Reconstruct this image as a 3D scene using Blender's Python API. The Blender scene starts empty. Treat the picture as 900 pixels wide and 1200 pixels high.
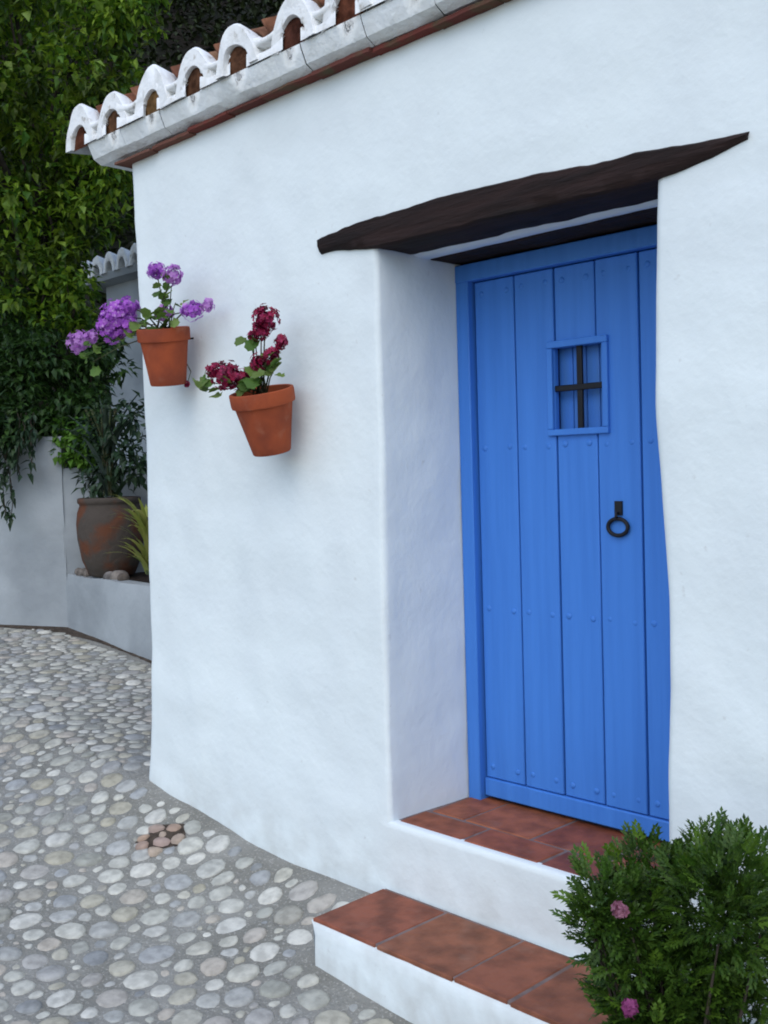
import bpy, bmesh, math, random
from mathutils import Vector, Matrix, noise, Euler
random.seed(7)
S = bpy.context.scene
COL = S.collection

# ------------------------------------------------------------------ camera, sky, sun, exposure
cam_d = bpy.data.cameras.new('camera')
cam = bpy.data.objects.new('camera', cam_d); COL.objects.link(cam)
cam_d.sensor_fit = 'HORIZONTAL'; cam_d.sensor_width = 36.0; cam_d.lens = 50.0
cam_d.clip_start = 0.05; cam_d.clip_end = 600
right = Vector((0.6987131, 0.7148076, -0.0291578))
down = Vector((0.0083449, -0.0488978, -0.9987689))
fwd = Vector((-0.7153533, 0.6976096, -0.0401305))
m = Matrix((right, -down, -fwd)).transposed().to_4x4()
m.translation = Vector((4.3, -2.6, 1.52))
cam.matrix_world = m
S.camera = cam
S.render.resolution_x = 768; S.render.resolution_y = 1024

SUN_EL, SUN_AZ = math.radians(50), math.radians(150)      # azimuth measured clockwise from +y
w = bpy.data.worlds.new('World'); S.world = w; w.use_nodes = True
nt = w.node_tree; bg = nt.nodes['Background']
sky = nt.nodes.new('ShaderNodeTexSky'); sky.sky_type = 'NISHITA'; sky.sun_disc = False
sky.sun_elevation = SUN_EL; sky.sun_rotation = SUN_AZ
sky.air_density = 1.0; sky.dust_density = 1.0; sky.ozone_density = 1.0
nt.links.new(sky.outputs[0], bg.inputs[0]); bg.inputs[1].default_value = 0.15
sl = bpy.data.lights.new('sun', 'SUN'); sl.energy = 0.7; sl.angle = math.radians(70); sl.color = (1.0, 0.97, 0.92)
so = bpy.data.objects.new('sun', sl); COL.objects.link(so)
sd = Vector((math.sin(SUN_AZ)*math.cos(SUN_EL), math.cos(SUN_AZ)*math.cos(SUN_EL), math.sin(SUN_EL)))
so.rotation_euler = (-sd).to_track_quat('-Z', 'Y').to_euler()
S.view_settings.view_transform = 'Standard'; S.view_settings.look = 'None'
S.view_settings.exposure = 0.64; S.view_settings.gamma = 1.0
S.cycles.filter_width = 1.9

# ------------------------------------------------------------------ materials
def mat(name, base, rough=0.8, var=None, nscale=6.0, bump=0.0, bscale=40.0, bdist=0.01, spec=0.3,
        stretch=None, rand=None, island=False, translucent=0.0, metallic=0.0, detail=4.0, bump2=None, lo=.38, hi=.64, splash=None, speck=None):
    """base colour mixed with var by noise; rand = ramp of colours picked per object (or per island)"""
    M = bpy.data.materials.new(name); M.use_nodes = True
    n = M.node_tree.nodes; L = M.node_tree.links
    b = n['Principled BSDF']; b.inputs['Roughness'].default_value = rough
    b.inputs['Specular IOR Level'].default_value = spec; b.inputs['Metallic'].default_value = metallic
    g = n.new('ShaderNodeNewGeometry')
    tc = n.new('ShaderNodeTexCoord')
    mp = n.new('ShaderNodeMapping'); L.new(g.outputs['Position'], mp.inputs[0])
    if stretch: mp.inputs['Scale'].default_value = stretch
    col = None
    if rand:
        r = n.new('ShaderNodeValToRGB'); cr = r.color_ramp; cr.interpolation = 'LINEAR'
        while len(cr.elements) < len(rand): cr.elements.new(0.5)
        for i, c in enumerate(rand):
            cr.elements[i].position = i/(len(rand)-1); cr.elements[i].color = (*c, 1)
        if island: L.new(g.outputs['Random Per Island'], r.inputs[0])
        else:
            oi = n.new('ShaderNodeObjectInfo'); L.new(oi.outputs['Random'], r.inputs[0])
        col = r.outputs[0]
    if var is not None:
        nz = n.new('ShaderNodeTexNoise'); nz.inputs['Scale'].default_value = nscale; nz.inputs['Detail'].default_value = detail
        L.new(mp.outputs[0], nz.inputs[0])
        rr = n.new('ShaderNodeMapRange'); rr.inputs[1].default_value = lo; rr.inputs[2].default_value = hi
        L.new(nz.outputs[0], rr.inputs[0])
        mx = n.new('ShaderNodeMix'); mx.data_type = 'RGBA'
        L.new(rr.outputs[0], mx.inputs[0])
        if col is not None: L.new(col, mx.inputs[6])
        else: mx.inputs[6].default_value = (*base, 1)
        if isinstance(var, (int, float)):
            mx.blend_type = 'MULTIPLY'; mx.inputs[7].default_value = (var, var, var, 1)
        else: mx.inputs[7].default_value = (*var, 1)
        col = mx.outputs[2]
    def over(c2, fac):          # lay a second colour over the base through a mask
        mx = n.new('ShaderNodeMix'); mx.data_type = 'RGBA'; L.new(fac, mx.inputs[0])
        if col is not None: L.new(col, mx.inputs[6])
        else: mx.inputs[6].default_value = (*base, 1)
        mx.inputs[7].default_value = (*c2, 1); return mx.outputs[2]
    def mth(op, a, b_=None):
        q = n.new('ShaderNodeMath'); q.operation = op; q.use_clamp = True
        for i_, v_ in ((0, a), (1, b_)):
            if v_ is None: continue
            if isinstance(v_, (int, float)): q.inputs[i_].default_value = v_
            else: L.new(v_, q.inputs[i_])
        return q.outputs[0]
    def nmask(sc, lo_, hi_, det=6):
        nz = n.new('ShaderNodeTexNoise'); nz.inputs['Scale'].default_value = sc; nz.inputs['Detail'].default_value = det
        L.new(g.outputs['Position'], nz.inputs[0]); rr = n.new('ShaderNodeMapRange'); rr.inputs[1].default_value = lo_; rr.inputs[2].default_value = hi_
        L.new(nz.outputs[0], rr.inputs[0]); return rr.outputs[0]
    if splash:                  # earth splashed on the foot of a wall
        c2, z0, z1, amt = splash
        sx = n.new('ShaderNodeSeparateXYZ'); L.new(g.outputs['Position'], sx.inputs[0])
        zr = n.new('ShaderNodeMapRange'); zr.inputs[1].default_value = z0; zr.inputs[2].default_value = z1; zr.inputs[3].default_value = 1; zr.inputs[4].default_value = 0
        L.new(sx.outputs[2], zr.inputs[0])
        col = over(c2, mth('MULTIPLY', mth('MULTIPLY', zr.outputs[0], nmask(9, .35, .72)), amt))
    if speck:                   # small chips, spots and stains
        c2, sc, lo_, hi_, amt = speck
        col = over(c2, mth('MULTIPLY', nmask(sc, lo_, hi_, 3), amt))
    if col is not None: L.new(col, b.inputs['Base Color'])
    else: b.inputs['Base Color'].default_value = (*base, 1)
    if bump:
        prev = None
        for sc, ds in [(bscale, bdist)] + ([bump2] if bump2 else []):
            nb = n.new('ShaderNodeTexNoise'); nb.inputs['Scale'].default_value = sc; nb.inputs['Detail'].default_value = 5
            L.new(mp.outputs[0], nb.inputs[0])
            bp = n.new('ShaderNodeBump'); bp.inputs['Strength'].default_value = bump; bp.inputs['Distance'].default_value = ds
            L.new(nb.outputs[0], bp.inputs['Height'])
            if prev: L.new(prev, bp.inputs['Normal'])
            prev = bp.outputs[0]
        L.new(prev, b.inputs['Normal'])
    if translucent:
        t = n.new('ShaderNodeBsdfTranslucent'); ms = n.new('ShaderNodeMixShader'); ms.inputs[0].default_value = translucent
        if col is not None: L.new(col, t.inputs[0])
        else: t.inputs[0].default_value = (*base, 1)
        L.new(b.outputs[0], ms.inputs[1]); L.new(t.outputs[0], ms.inputs[2])
        L.new(ms.outputs[0], n['Material Output'].inputs[0])
    return M

M = {}
M['plaster'] = mat('limewash', (.775, .835, .83),   .92, (.735, .79, .79), 2.6, .28, 5, .03, .05, bump2=(30, .006), detail=7, splash=((.40, .38, .34), -.12, .30, .55), speck=((.50, .50, .47), 26, .70, .78, .35))
M['plaster_far'] = mat('shade_dark_limewash', (.38, .41, .425), .9, (.28, .305, .32), 1.8, .5, 9, .02, .1)  # white limewash of the far walls, their shade darkened into the colour
M['cornice'] = mat('cornice_limewash', (.83, .86, .86), .92, (.74, .76, .74), 7, .7, 14, .02, .05, bump2=(50, .006), detail=7, speck=((.55, .53, .47), 9, .60, .80, .3))
M['white_tile'] = mat('whitewashed_tile', (.83, .84, .83), .85, (.66, .66, .63), 14, .6, 22, .012, .1, lo=.5, hi=.75, bump2=(60, .004), speck=((.34, .30, .24), 23, .62, .72, .6))
M['blue'] = mat('blue_paint', (.058, .218, .65), .5, (.050, .195, .60), 7, .5, 30, .003, .3, stretch=(4, 4, .2), bump2=(8, .003))
M['blue_shutter'] = mat('blue_shutter_paint', (.05, .19, .60), .5, (.06, .19, .52), 12, .3, 40, .002, .3, stretch=(3, 3, .3))
M['groove'] = mat('dark_groove', (.01, .02, .08), .8)
M['timber'] = mat('dark_timber', (.026, .013, .011), .8, (.012, .007, .006), 8, .5, 16, .02, .25, stretch=(.35, 3, 3), bump2=(90, .004))
M['floor_tile'] = mat('terracotta_floor', None, .65, .55, 11, .6, 28, .007, .35, detail=8, speck=((.36, .22, .16), 9, .58, .76, .25),
                      rand=[(.30, .085, .042), (.36, .115, .052), (.25, .075, .045), (.32, .125, .058)])
M['grout'] = mat('grey_grout', (.21, .16, .15), .9, (.15, .11, .10), 20, .4, 80, .003)
M['roof_clay'] = mat('roof_clay', None, .85, .5, 16, .5, 60, .004, .1,
                     rand=[(.20, .075, .045), (.27, .12, .07), (.15, .06, .045), (.30, .17, .10)])
M['roof_clay_many'] = mat('roof_clay_rows', None, .85, .5, 16, .5, 60, .004, .1, island=True,
                          rand=[(.20, .075, .045), (.27, .12, .07), (.15, .06, .045), (.30, .17, .10)])
M['clay_fill'] = mat('clay_filling', None, .95, .4, 25, .8, 40, .01, .05,
                     rand=[(.10, .035, .02), (.16, .055, .03), (.09, .035, .025), (.22, .13, .05)])
M['thin_brick'] = mat('thin_brick', None, .9, (.10, .085, .05), 9, .7, 45, .006, .05, lo=.5, hi=.68,
                      rand=[(.17, .05, .04), (.12, .045, .038), (.21, .075, .055), (.15, .08, .06)])
M['pot'] = mat('terracotta_pot', (.37, .080, .030), .8, (.24, .055, .027), 8, .5, 45, .004, .2, detail=7, speck=((.40, .19, .12), 13, .58, .76, .4))
M['old_pot'] = mat('weathered_pot', (.125, .05, .028), .85, (.075, .062, .052), 5.5, .7, 22, .012, .1, lo=.36, hi=.52)
M['soil'] = mat('soil', (.035, .022, .015), .95, (.015, .01, .008), 20, .9, 50, .01)
M['iron'] = mat('black_iron', (.004, .004, .007), .6, None, bump=.3, bscale=80, bdist=.001, spec=.4)
M['mortar'] = mat('lane_mortar', (.275, .27, .245), .92, (.205, .20, .175), 3.2, .9, 70, .007, .15, bump2=(16, .018), detail=8, speck=((.40, .39, .35), 95, .56, .66, .7))
STONES = [(.58, .57, .50), (.38, .38, .335), (.70, .68, .60), (.27, .28, .28), (.60, .59, .52), (.42, .39, .30), (.60, .59, .52), (.35, .35, .30), (.50, .45, .38), (.38, .39, .385), (.68, .66, .58)]
M['cobble'] = mat('cobble', None, .75, .70, 26, .6, 45, .006, .3, rand=STONES)
M['cobble_many'] = mat('cobble_many', None, .75, .70, 26, .6, 45, .006, .3, rand=STONES, island=True)
M['cobble_warm'] = mat('cobble_warm', None, .7, .75, 22, .4, 60, .003, .3, rand=[(.44, .31, .22), (.38, .28, .24), (.46, .37, .28), (.42, .34, .30)])
M['dirt'] = mat('brown_dirt', (.085, .065, .048), .95, (.04, .03, .022), 30, .9, 60, .01)
M['rubble'] = mat('rubble', None, .85, .45, 14, .8, 40, .008, .15, rand=[(.22, .20, .19), (.30, .27, .24), (.15, .12, .10), (.34, .31, .28)])
M['leaf_tree'] = mat('tree_leaf', None, .5, .35, 1.9, lo=.40, hi=.58, island=True, spec=.35, translucent=.38,
                     rand=[(.04, .11, .008), (.10, .21, .014), (.19, .33, .018), (.30, .44, .035), (.06, .14, .010)])
M['leaf_tree_one'] = mat('tree_leaf_single', None, .5, None, spec=.35, translucent=.3,
                     rand=[(.05, .13, .012), (.09, .20, .018), (.17, .29, .03), (.24, .35, .06), (.06, .14, .014)])
M['leaf_shrub'] = mat('shrub_leaf', None, .5, None, island=True, spec=.35, translucent=.22,
                      rand=[(.014, .038, .008), (.022, .06, .009), (.04, .09, .012), (.018, .045, .010)])
M['leaf_bright'] = mat('young_leaf', None, .5, None, island=True, translucent=.3, rand=[(.05, .14, .015), (.09, .20, .02), (.12, .24, .03)])
M['leaf_vine'] = mat('vine_leaf', None, .45, None, island=True, translucent=.12, rand=[(.012, .030, .012), (.020, .045, .016), (.03, .06, .03)])
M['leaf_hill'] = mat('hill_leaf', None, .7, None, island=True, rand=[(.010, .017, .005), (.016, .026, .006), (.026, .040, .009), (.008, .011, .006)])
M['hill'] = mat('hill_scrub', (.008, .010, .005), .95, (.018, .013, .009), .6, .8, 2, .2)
M['leaf_bush'] = mat('bush_leaf', None, .5, None, spec=.35, translucent=.25,
                     rand=[(.040, .100, .008), (.065, .140, .012), (.11, .20, .018), (.030, .072, .008)])
M['leaf_bush_many'] = mat('bush_leaf_many', None, .5, None, spec=.35, translucent=.25, island=True,
                          rand=[(.026, .070, .007), (.045, .100, .010), (.065, .125, .014), (.018, .046, .007)])
M['leaf_pot'] = mat('geranium_leaf', None, .55, None, translucent=.25, rand=[(.06, .13, .02), (.11, .21, .035), (.17, .24, .06), (.05, .10, .02)])
M['leaf_grey'] = mat('strap_leaf', None, .45, None, translucent=.1, spec=.5, rand=[(.03, .05, .035), (.018, .035, .018), (.05, .075, .06), (.022, .045, .02)])
M['leaf_yellow'] = mat('yellow_leaf', None, .5, None, translucent=.3, rand=[(.30, .34, .07), (.42, .42, .12), (.20, .26, .06)])
M['stem'] = mat('green_stem', (.06, .085, .03), .7, (.05, .04, .02), 20)
M['bark'] = mat('bark', (.055, .042, .030), .9, (.025, .02, .015), 9, .9, 20, .02)
M['violet'] = mat('violet_petal', None, .6, None, island=True, translucent=.3, rand=[(.40, .09, .58), (.52, .17, .66), (.33, .06, .50), (.68, .38, .72)])
M['lilac'] = mat('lilac_petal', None, .6, None, island=True, translucent=.3, rand=[(.48, .20, .58), (.58, .30, .64), (.42, .12, .52)])
M['crimson'] = mat('crimson_petal', None, .55, None, island=True, translucent=.2, rand=[(.20, .006, .035), (.32, .008, .05), (.10, .004, .03), (.46, .03, .12)])
M['pink'] = mat('pink_petal', None, .6, None, island=True, translucent=.3, rand=[(.30, .11, .16), (.40, .18, .24), (.24, .06, .12)])
M['magenta'] = mat('magenta_petal', None, .6, None, island=True, translucent=.3, rand=[(.24, .04, .15), (.32, .07, .20)])

# ------------------------------------------------------------------ helpers
class MB:
    def __init__(s): s.v = []; s.f = []
    def add(s, vs, fs, X=None):
        o = len(s.v)
        s.v += [tuple(X @ Vector(p)) if X else tuple(p) for p in vs]
        s.f += [tuple(i+o for i in f) for f in fs]
        return s
    def box(s, a, b, X=None):
        x0, y0, z0 = a; x1, y1, z1 = b
        return s.add([(x0,y0,z0),(x1,y0,z0),(x1,y1,z0),(x0,y1,z0),(x0,y0,z1),(x1,y0,z1),(x1,y1,z1),(x0,y1,z1)],
                     [(0,3,2,1),(4,5,6,7),(0,1,5,4),(1,2,6,5),(2,3,7,6),(3,0,4,7)], X)
    def tube(s, pts, r, n=6, cap=True):
        pts = [Vector(p) for p in pts]; vs = []; fs = []
        rs = r if isinstance(r, (list, tuple)) else [r]*len(pts)
        u = None
        for i, p in enumerate(pts):
            t = (pts[min(i+1, len(pts)-1)] - pts[max(i-1, 0)]).normalized()
            if u is None: u = t.orthogonal().normalized()
            u = (u - t*u.dot(t)).normalized(); q = t.cross(u)
            for k in range(n):
                a = 2*math.pi*k/n; vs.append(p + (u*math.cos(a) + q*math.sin(a))*rs[i])
        for i in range(len(pts)-1):
            for k in range(n):
                a = i*n+k; b = i*n+(k+1) % n; fs.append((a, b, b+n, a+n))
        if cap:
            fs.append(tuple(range(n))[::-1]); fs.append(tuple(range((len(pts)-1)*n, len(pts)*n)))
        return s.add(vs, fs)
    def lathe(s, prof, n=28, X=None, wob=0.0, seed=0):
        vs = []; fs = []
        for i, (r, z) in enumerate(prof):
            for k in range(n):
                a = 2*math.pi*k/n
                rr = r*(1 + wob*noise.noise(Vector((math.cos(a)*1.5+seed, math.sin(a)*1.5, z*6))))
                vs.append((rr*math.cos(a), rr*math.sin(a), z))
        for i in range(len(prof)-1):
            for k in range(n):
                a = i*n+k; b = i*n+(k+1) % n; fs.append((a, b, b+n, a+n))
        return s.add(vs, fs, X)
    def mesh(s, name, material, smooth=False):
        me = bpy.data.meshes.new(name); me.from_pydata(s.v, [], s.f)
        me.materials.append(M[material]); me.update()
        if smooth: me.shade_smooth()
        return me
    def obj(s, name, material, parent=None, smooth=False, bevel=0, loc=None, sharp=None):
        o = bpy.data.objects.new(name, s.mesh(name, material, smooth)); COL.objects.link(o)
        if parent: o.parent = parent
        if loc: o.location = loc
        if bevel:
            bv = o.modifiers.new('bevel', 'BEVEL'); bv.width = bevel; bv.segments = 2; bv.limit_method = 'ANGLE'
            o.data.shade_smooth(); bv.harden_normals = False
            o.data.set_sharp_from_angle(angle=math.radians(60))
        if sharp: o.data.set_sharp_from_angle(angle=math.radians(sharp))
        return o
def place(me, name, parent, loc, rot=(0,0,0), scale=(1,1,1)):
    o = bpy.data.objects.new(name, me); COL.objects.link(o); o.parent = parent
    o.location = loc; o.rotation_euler = rot; o.scale = scale
    return o
def thing(name, label, cat, loc=(0,0,0), group=None):
    o = bpy.data.objects.new(name, None); COL.objects.link(o); o.location = loc; o.empty_display_size = .1
    o['label'] = label; o['category'] = cat
    if group: o['group'] = group
    return o
def structure(o): o['kind'] = 'structure'; return o
def stuff(o): o['kind'] = 'stuff'; return o
def fbm(p, sc): return noise.noise(p*sc) + .5*noise.noise(p*sc*2.1+Vector((7,3,1))) + .25*noise.noise(p*sc*4.3)
def lerp(a, b, t): return a+(b-a)*t
def interp(x, P):
    if x <= P[0][0]: return P[0][1]
    for (a, va), (b, vb) in zip(P, P[1:]):
        if x <= b: return va+(vb-va)*(x-a)/(b-a)
    return P[-1][1]
rnd = random.uniform

# ------------------------------------------------------------------ ground, hill
GA = [(-12,.75), (-6,.42), (-3.6,.30), (-1.5,.20), (0,.128), (.2,.088), (.4,.06), (.83,.01), (1.1,-.004), (1.6,-.01), (2.1,-.05), (4.5,-.12), (8,-.2)]
def gz(x, y):
    a = interp(x, GA)
    b = -.24*(1-math.exp(y/.6)) if y < 0 else 0.0
    k = 1.0 if x > 0 else max(.35, 1+x*.25)
    return a + b*k + .006*fbm(Vector((x, y, 0)), 1.3)
def hillz(x, y):
    s = (-(x-4.3)*.7153 + (y+2.6)*.6976)          # metres beyond the camera along the lane
    h = gz(max(-12, min(8, x)), max(-8, min(y, 3)))
    if s > 14: h += (s-14)*1.0 * (1 - .25*min(1, (s-14)/60)) + 1.3*fbm(Vector((x*.12, y*.12, 0)), 1)*min(1, (s-14)/6)
    return h
def axis(lo, hi, near0, near1, d, ratio):
    xs = []; v = near0
    while v <= near1+1e-6: xs.append(v); v += d
    s = d; v = xs[-1]
    while v < hi: s *= ratio; v += s; xs.append(v)
    s = d; v = near0; L = []
    while v > lo: s *= ratio; v -= s; L.append(v)
    return L[::-1]+xs
gx = axis(-90, 60, -5, 3.6, .08, 1.25); gy = axis(-60, 90, -2.2, 2.6, .08, 1.25)
g = MB()
for y in gy:
    for x in gx: g.v.append((x, y, min(gz(max(-12,min(8,x)), max(-8,min(y,6))), 5)))
nx = len(gx)
for j in range(len(gy)-1):
    for i in range(nx-1):
        a = j*nx+i; g.f.append((a, a+1, a+1+nx, a+nx))
ground = structure(g.obj('ground', 'mortar', None, True))
# hillside behind the lane
h = MB(); n1, n2 = 46, 70
for j in range(n2):
    for i in range(n1):
        s = 13+ (i/(n1-1))**1.5*75; t = -70+140*j/(n2-1)
        p = Vector((4.3, -2.6, 0)) + Vector((-.7153, .6976, 0))*s + Vector((.6976, .7153, 0))*t
        h.v.append((p.x, p.y, hillz(p.x, p.y)-(.5 if i == 0 else 0)))
for j in range(n2-1):
    for i in range(n1-1):
        a = j*n1+i; h.f.append((a, a+n1, a+n1+1, a+1))
hill = structure(h.obj('hillside', 'hill', None, True))

# leaf shapes -------------------------------------------------------------
def leaf_quads(mb, p, d, up, L, W, fold=.25, tip=.15):
    """one pointed leaf of two folded halves (4 tris), springing from p along d"""
    d = d.normalized(); s = d.cross(up)
    if s.length < 1e-3: s = d.orthogonal()
    s.normalize(); nrm = s.cross(d)
    a = p; c = p + d*L - nrm*L*tip
    m1 = p + d*L*.42 + nrm*L*.03
    l = p + d*L*.38 + s*W*.5 + nrm*W*fold; r = p + d*L*.38 - s*W*.5 + nrm*W*fold
    mb.add([a, l, c, m1, r], [(0, 3, 1), (1, 3, 2), (0, 4, 3), (3, 4, 2)])
def rvec():
    while True:
        v = Vector((rnd(-1,1), rnd(-1,1), rnd(-1,1)))
        if .05 < v.length < 1: return v.normalized()

# hillside scrub: far mass of leaves
hs = MB()
for i in range(3000):
    s = rnd(14.5, 42); t = rnd(-.55, .52)*s
    p = Vector((4.3, -2.6, 0)) + Vector((-.7153, .6976, 0))*s + Vector((.6976, .7153, 0))*t
    p.z = hillz(p.x, p.y); R = rnd(.5, 1.3)
    for k in range(34):
        v = rvec(); v.z = abs(v.z)
        q = p + v*R*rnd(.7, 1.05); leaf_quads(hs, q, (v+rvec()*.9), Vector((0,0,1)), rnd(.15,.30), rnd(.08,.15))
stuff(hs.obj('scrub', 'leaf_hill')).update_tag()
o = bpy.data.objects['scrub']; o['label'] = 'dense dark scrub covering the shaded hillside behind the tree'; o['category'] = 'scrub'

# ------------------------------------------------------------------ cobbles of the lane
def cobble_mesh(seed, name, material):
    R = random.Random(seed); mb = MB(); n = 11
    ph = [R.uniform(.74, 1.20) for _ in range(n)]
    for i in range(n): ph[i] = (ph[i]*1.6+ph[(i+1) % n])/2.6
    tx, ty = R.uniform(-.12, .12), R.uniform(-.12, .12)
    rings = [(1.0, -.25), (.97, .06), (.80, .20), (.45, .285)]
    for rr, zz in rings:
        for k in range(n):
            a = 2*math.pi*k/n
            x, y = rr*ph[k]*math.cos(a), rr*ph[k]*math.sin(a); mb.v.append((x, y, zz + (x*tx+y*ty if zz > 0 else 0)))
    mb.v.append((0, 0, .30))
    for i in range(3):
        for k in range(n):
            a = i*n+k; b = i*n+(k+1) % n; mb.f.append((a, b, b+n, a+n))
    for k in range(n): mb.f.append((3*n+k, 3*n+(k+1) % n, 4*n))
    return mb, (mb.mesh(name, material, True) if name else None)
camp = Vector((4.3, -2.6, 1.52))
def project(p):
    q = Vector(p)-camp; z = q.dot(fwd)
    if z < .2: return None
    return 450+1250*q.dot(right)/z, 600+1250*q.dot(down)/z, z
def garden_y(x):            # line of the garden wall
    return 1.54+(x+3.63)*.716
def planter_y(x): return 1.54-(x+3.63)*.1127
def lane_ok(x, y, r):
    if x > -.0 and y > -.045-r*.9-.03*noise.noise(Vector((x*4, 0, 0))): return False
    if x > -.12-r and y > -.05: return False
    if 1.53-r < x and y > -.40-r*.9: return False
    if x < -3.55 and y > garden_y(x)-.07-r: return False
    if x >= -3.7 and x < 0 and y > planter_y(x)-.07-r: return False
    return True
cells = {}; seeds = []
CR = random.Random(11); G = .16
hole = Vector((.43, -.19))
def near(x, y):
    cx_, cy_ = int(math.floor(x/G)), int(math.floor(y/G))
    for i in (-1, 0, 1):
        for j in (-1, 0, 1):
            yield from cells.get((cx_+i, cy_+j), ())
for tries, r0, r1 in ((9000, .050, .062), (40000, .036, .050), (60000, .025, .036), (30000, .016, .024)):
    for i in range(tries):
        x = CR.uniform(-5.0, 2.8); y = CR.uniform(-2.0, 1.9)
        if y < -1.0 and x < -1.4 or y < -.4 and x < -3.6: continue
        r = CR.uniform(r0, r1)
        if (Vector((x, y))-hole).length < .085+r or not lane_ok(x, y, r): continue
        if all(math.hypot(x-X, (y-Y)) > (r+R_)*.93 for X, Y, R_ in near(x, y)):
            t = (x, y, r); seeds.append(t); cells.setdefault((int(math.floor(x/G)), int(math.floor(y/G))), []).append(t)
def outline(sd):
    """radius of the stone in 11 directions, fitted between its neighbours with a mortar joint left between"""
    x, y, r = sd; n = 11; gap = CR.choice((.005, .007, .009, .013)); rot = CR.uniform(0, 6.28); th = CR.gauss(.5, .8); st = CR.uniform(1.0, 1.5); rad = []
    nb = [(X-x, Y-y, R_) for X, Y, R_ in near(x, y) if (X, Y) != (x, y)]
    for k in range(n):
        a = rot+2*math.pi*k/n; ux, uy = math.cos(a), math.sin(a)
        lim = r*1.22*st/math.hypot(math.cos(a-th), st*st*math.sin(a-th)) * CR.uniform(.84, 1.10)
        for dx, dy, R_ in nb:
            d = math.hypot(dx, dy); c = (ux*dx+uy*dy)/d
            if c > .05: lim = min(lim, (d*r/(r+R_)-gap)/c)
        rad.append(max(lim, r*.4))
    sm = [(rad[k-1]+4.5*rad[k]+rad[(k+1) % n])/6.5 for k in range(n)]
    return rot, sm
def stone_mb(sd, hz):
    rot, rad = outline(sd); n = len(rad); mb = MB(); tx, ty = CR.gauss(0, .035), CR.gauss(0, .035)
    for rr, zz in ((1.0, -.5), (.965, .35), (.80, .82), (.42, 1.0)):
        for k in range(n):
            a = rot+2*math.pi*k/n; q = rad[k]*rr*(1+(CR.uniform(-.03, .03) if rr < .9 else 0))
            X, Y = q*math.cos(a), q*math.sin(a); mb.v.append((X, Y, zz*hz+(X*tx+Y*ty if zz > 0 else 0)))
    mb.v.append((0, 0, hz*1.02))
    for i in range(3):
        for k in range(n):
            a = i*n+k; b = i*n+(k+1) % n; mb.f.append((a, b, b+n, a+n))
    for k in range(n): mb.f.append((3*n+k, 3*n+(k+1) % n, 4*n))
    return mb
def size_px(t):
    p = project((t[0], t[1], gz(t[0], t[1])))
    if not p or not (-10 < p[0] < 910 and -10 < p[1] < 1215): return 0
    if t[0] < 0 and p[0] > 176: return 0
    return t[2]**2/p[2]**3
seeds.sort(key=size_px, reverse=True)
def slope(x, y):
    dx = (gz(x+.05, y)-gz(x-.05, y))/.1; dy = (gz(x, y+.05)-gz(x, y-.05))/.1
    return Vector((0,0,1)).rotation_difference(Vector((-dx, -dy, 1)).normalized()).to_matrix().to_4x4()
many = MB()
for i, t in enumerate(seeds):
    mb = stone_mb(t, t[2]*CR.choice((.07, .11, .15, .20))+.002); loc = (t[0], t[1], gz(t[0], t[1])-.001)
    if i < 285: place(mb.mesh('cobble', 'cobble', True), 'cobble', ground, loc, slope(t[0], t[1]).to_euler())
    else: many.add(mb.v, mb.f, Matrix.Translation(loc) @ slope(t[0], t[1]))
stuff(many.obj('small_cobbles', 'cobble_many', ground, True))
warm = [cobble_mesh(40+i, 'cobble', 'cobble_warm')[1] for i in range(4)]
for k, (dx, dy, r) in enumerate(((-.07,.02,.038),(.0,.06,.030),(.075,.03,.036),(.03,-.02,.038),(.06,-.075,.034),(-.02,-.085,.030),(-.06,-.05,.026),(.0,.005,.022))):
    x, y = hole.x+dx, hole.y+dy
    place(warm[k % 4], 'cobble', ground, (x, y, gz(x, y)+.004), (0, 0, k*1.3), (r*1.15, r*.98, .045))
pt = MB(); n = 26; c = hole
pts = [(c.x+(.105+.02*math.sin(3*a+1)+.01*math.sin(7*a))*math.cos(a), c.y+(.10+.02*math.sin(2*a)+.01*math.sin(5*a))*math.sin(a)) for a in [2*math.pi*k/n for k in range(n)]]
pt.add([(x, y, gz(x, y)-.001) for x, y in pts]+[(c.x, c.y, gz(c.x, c.y)+.014)], [(k, (k+1) % n, n) for k in range(n)])
pt.obj('worn_patch', 'dirt', ground, True)
# earth gathered against the foot of the garden wall and planter
e = MB(); N = 60
for k in range(N+1):
    x = -5.2+(k/N)*3.6
    yb = garden_y(x) if x < -3.63 else planter_y(x)
    wd = .03+.035*abs(fbm(Vector((x, 0, 5)), 3))+ .09*math.exp(-((x+3.6)/.35)**2)
    for t in (0, .5, 1):
        yy = yb+.02-t*wd*1.2; e.v.append((x, yy, gz(x, yy)+.018*(1-t)+.003))
for k in range(N):
    for t in range(2):
        a = k*3+t; e.f.append((a, a+1, a+4, a+3))
stuff(e.obj('earth', 'dirt', ground, True))

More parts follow.
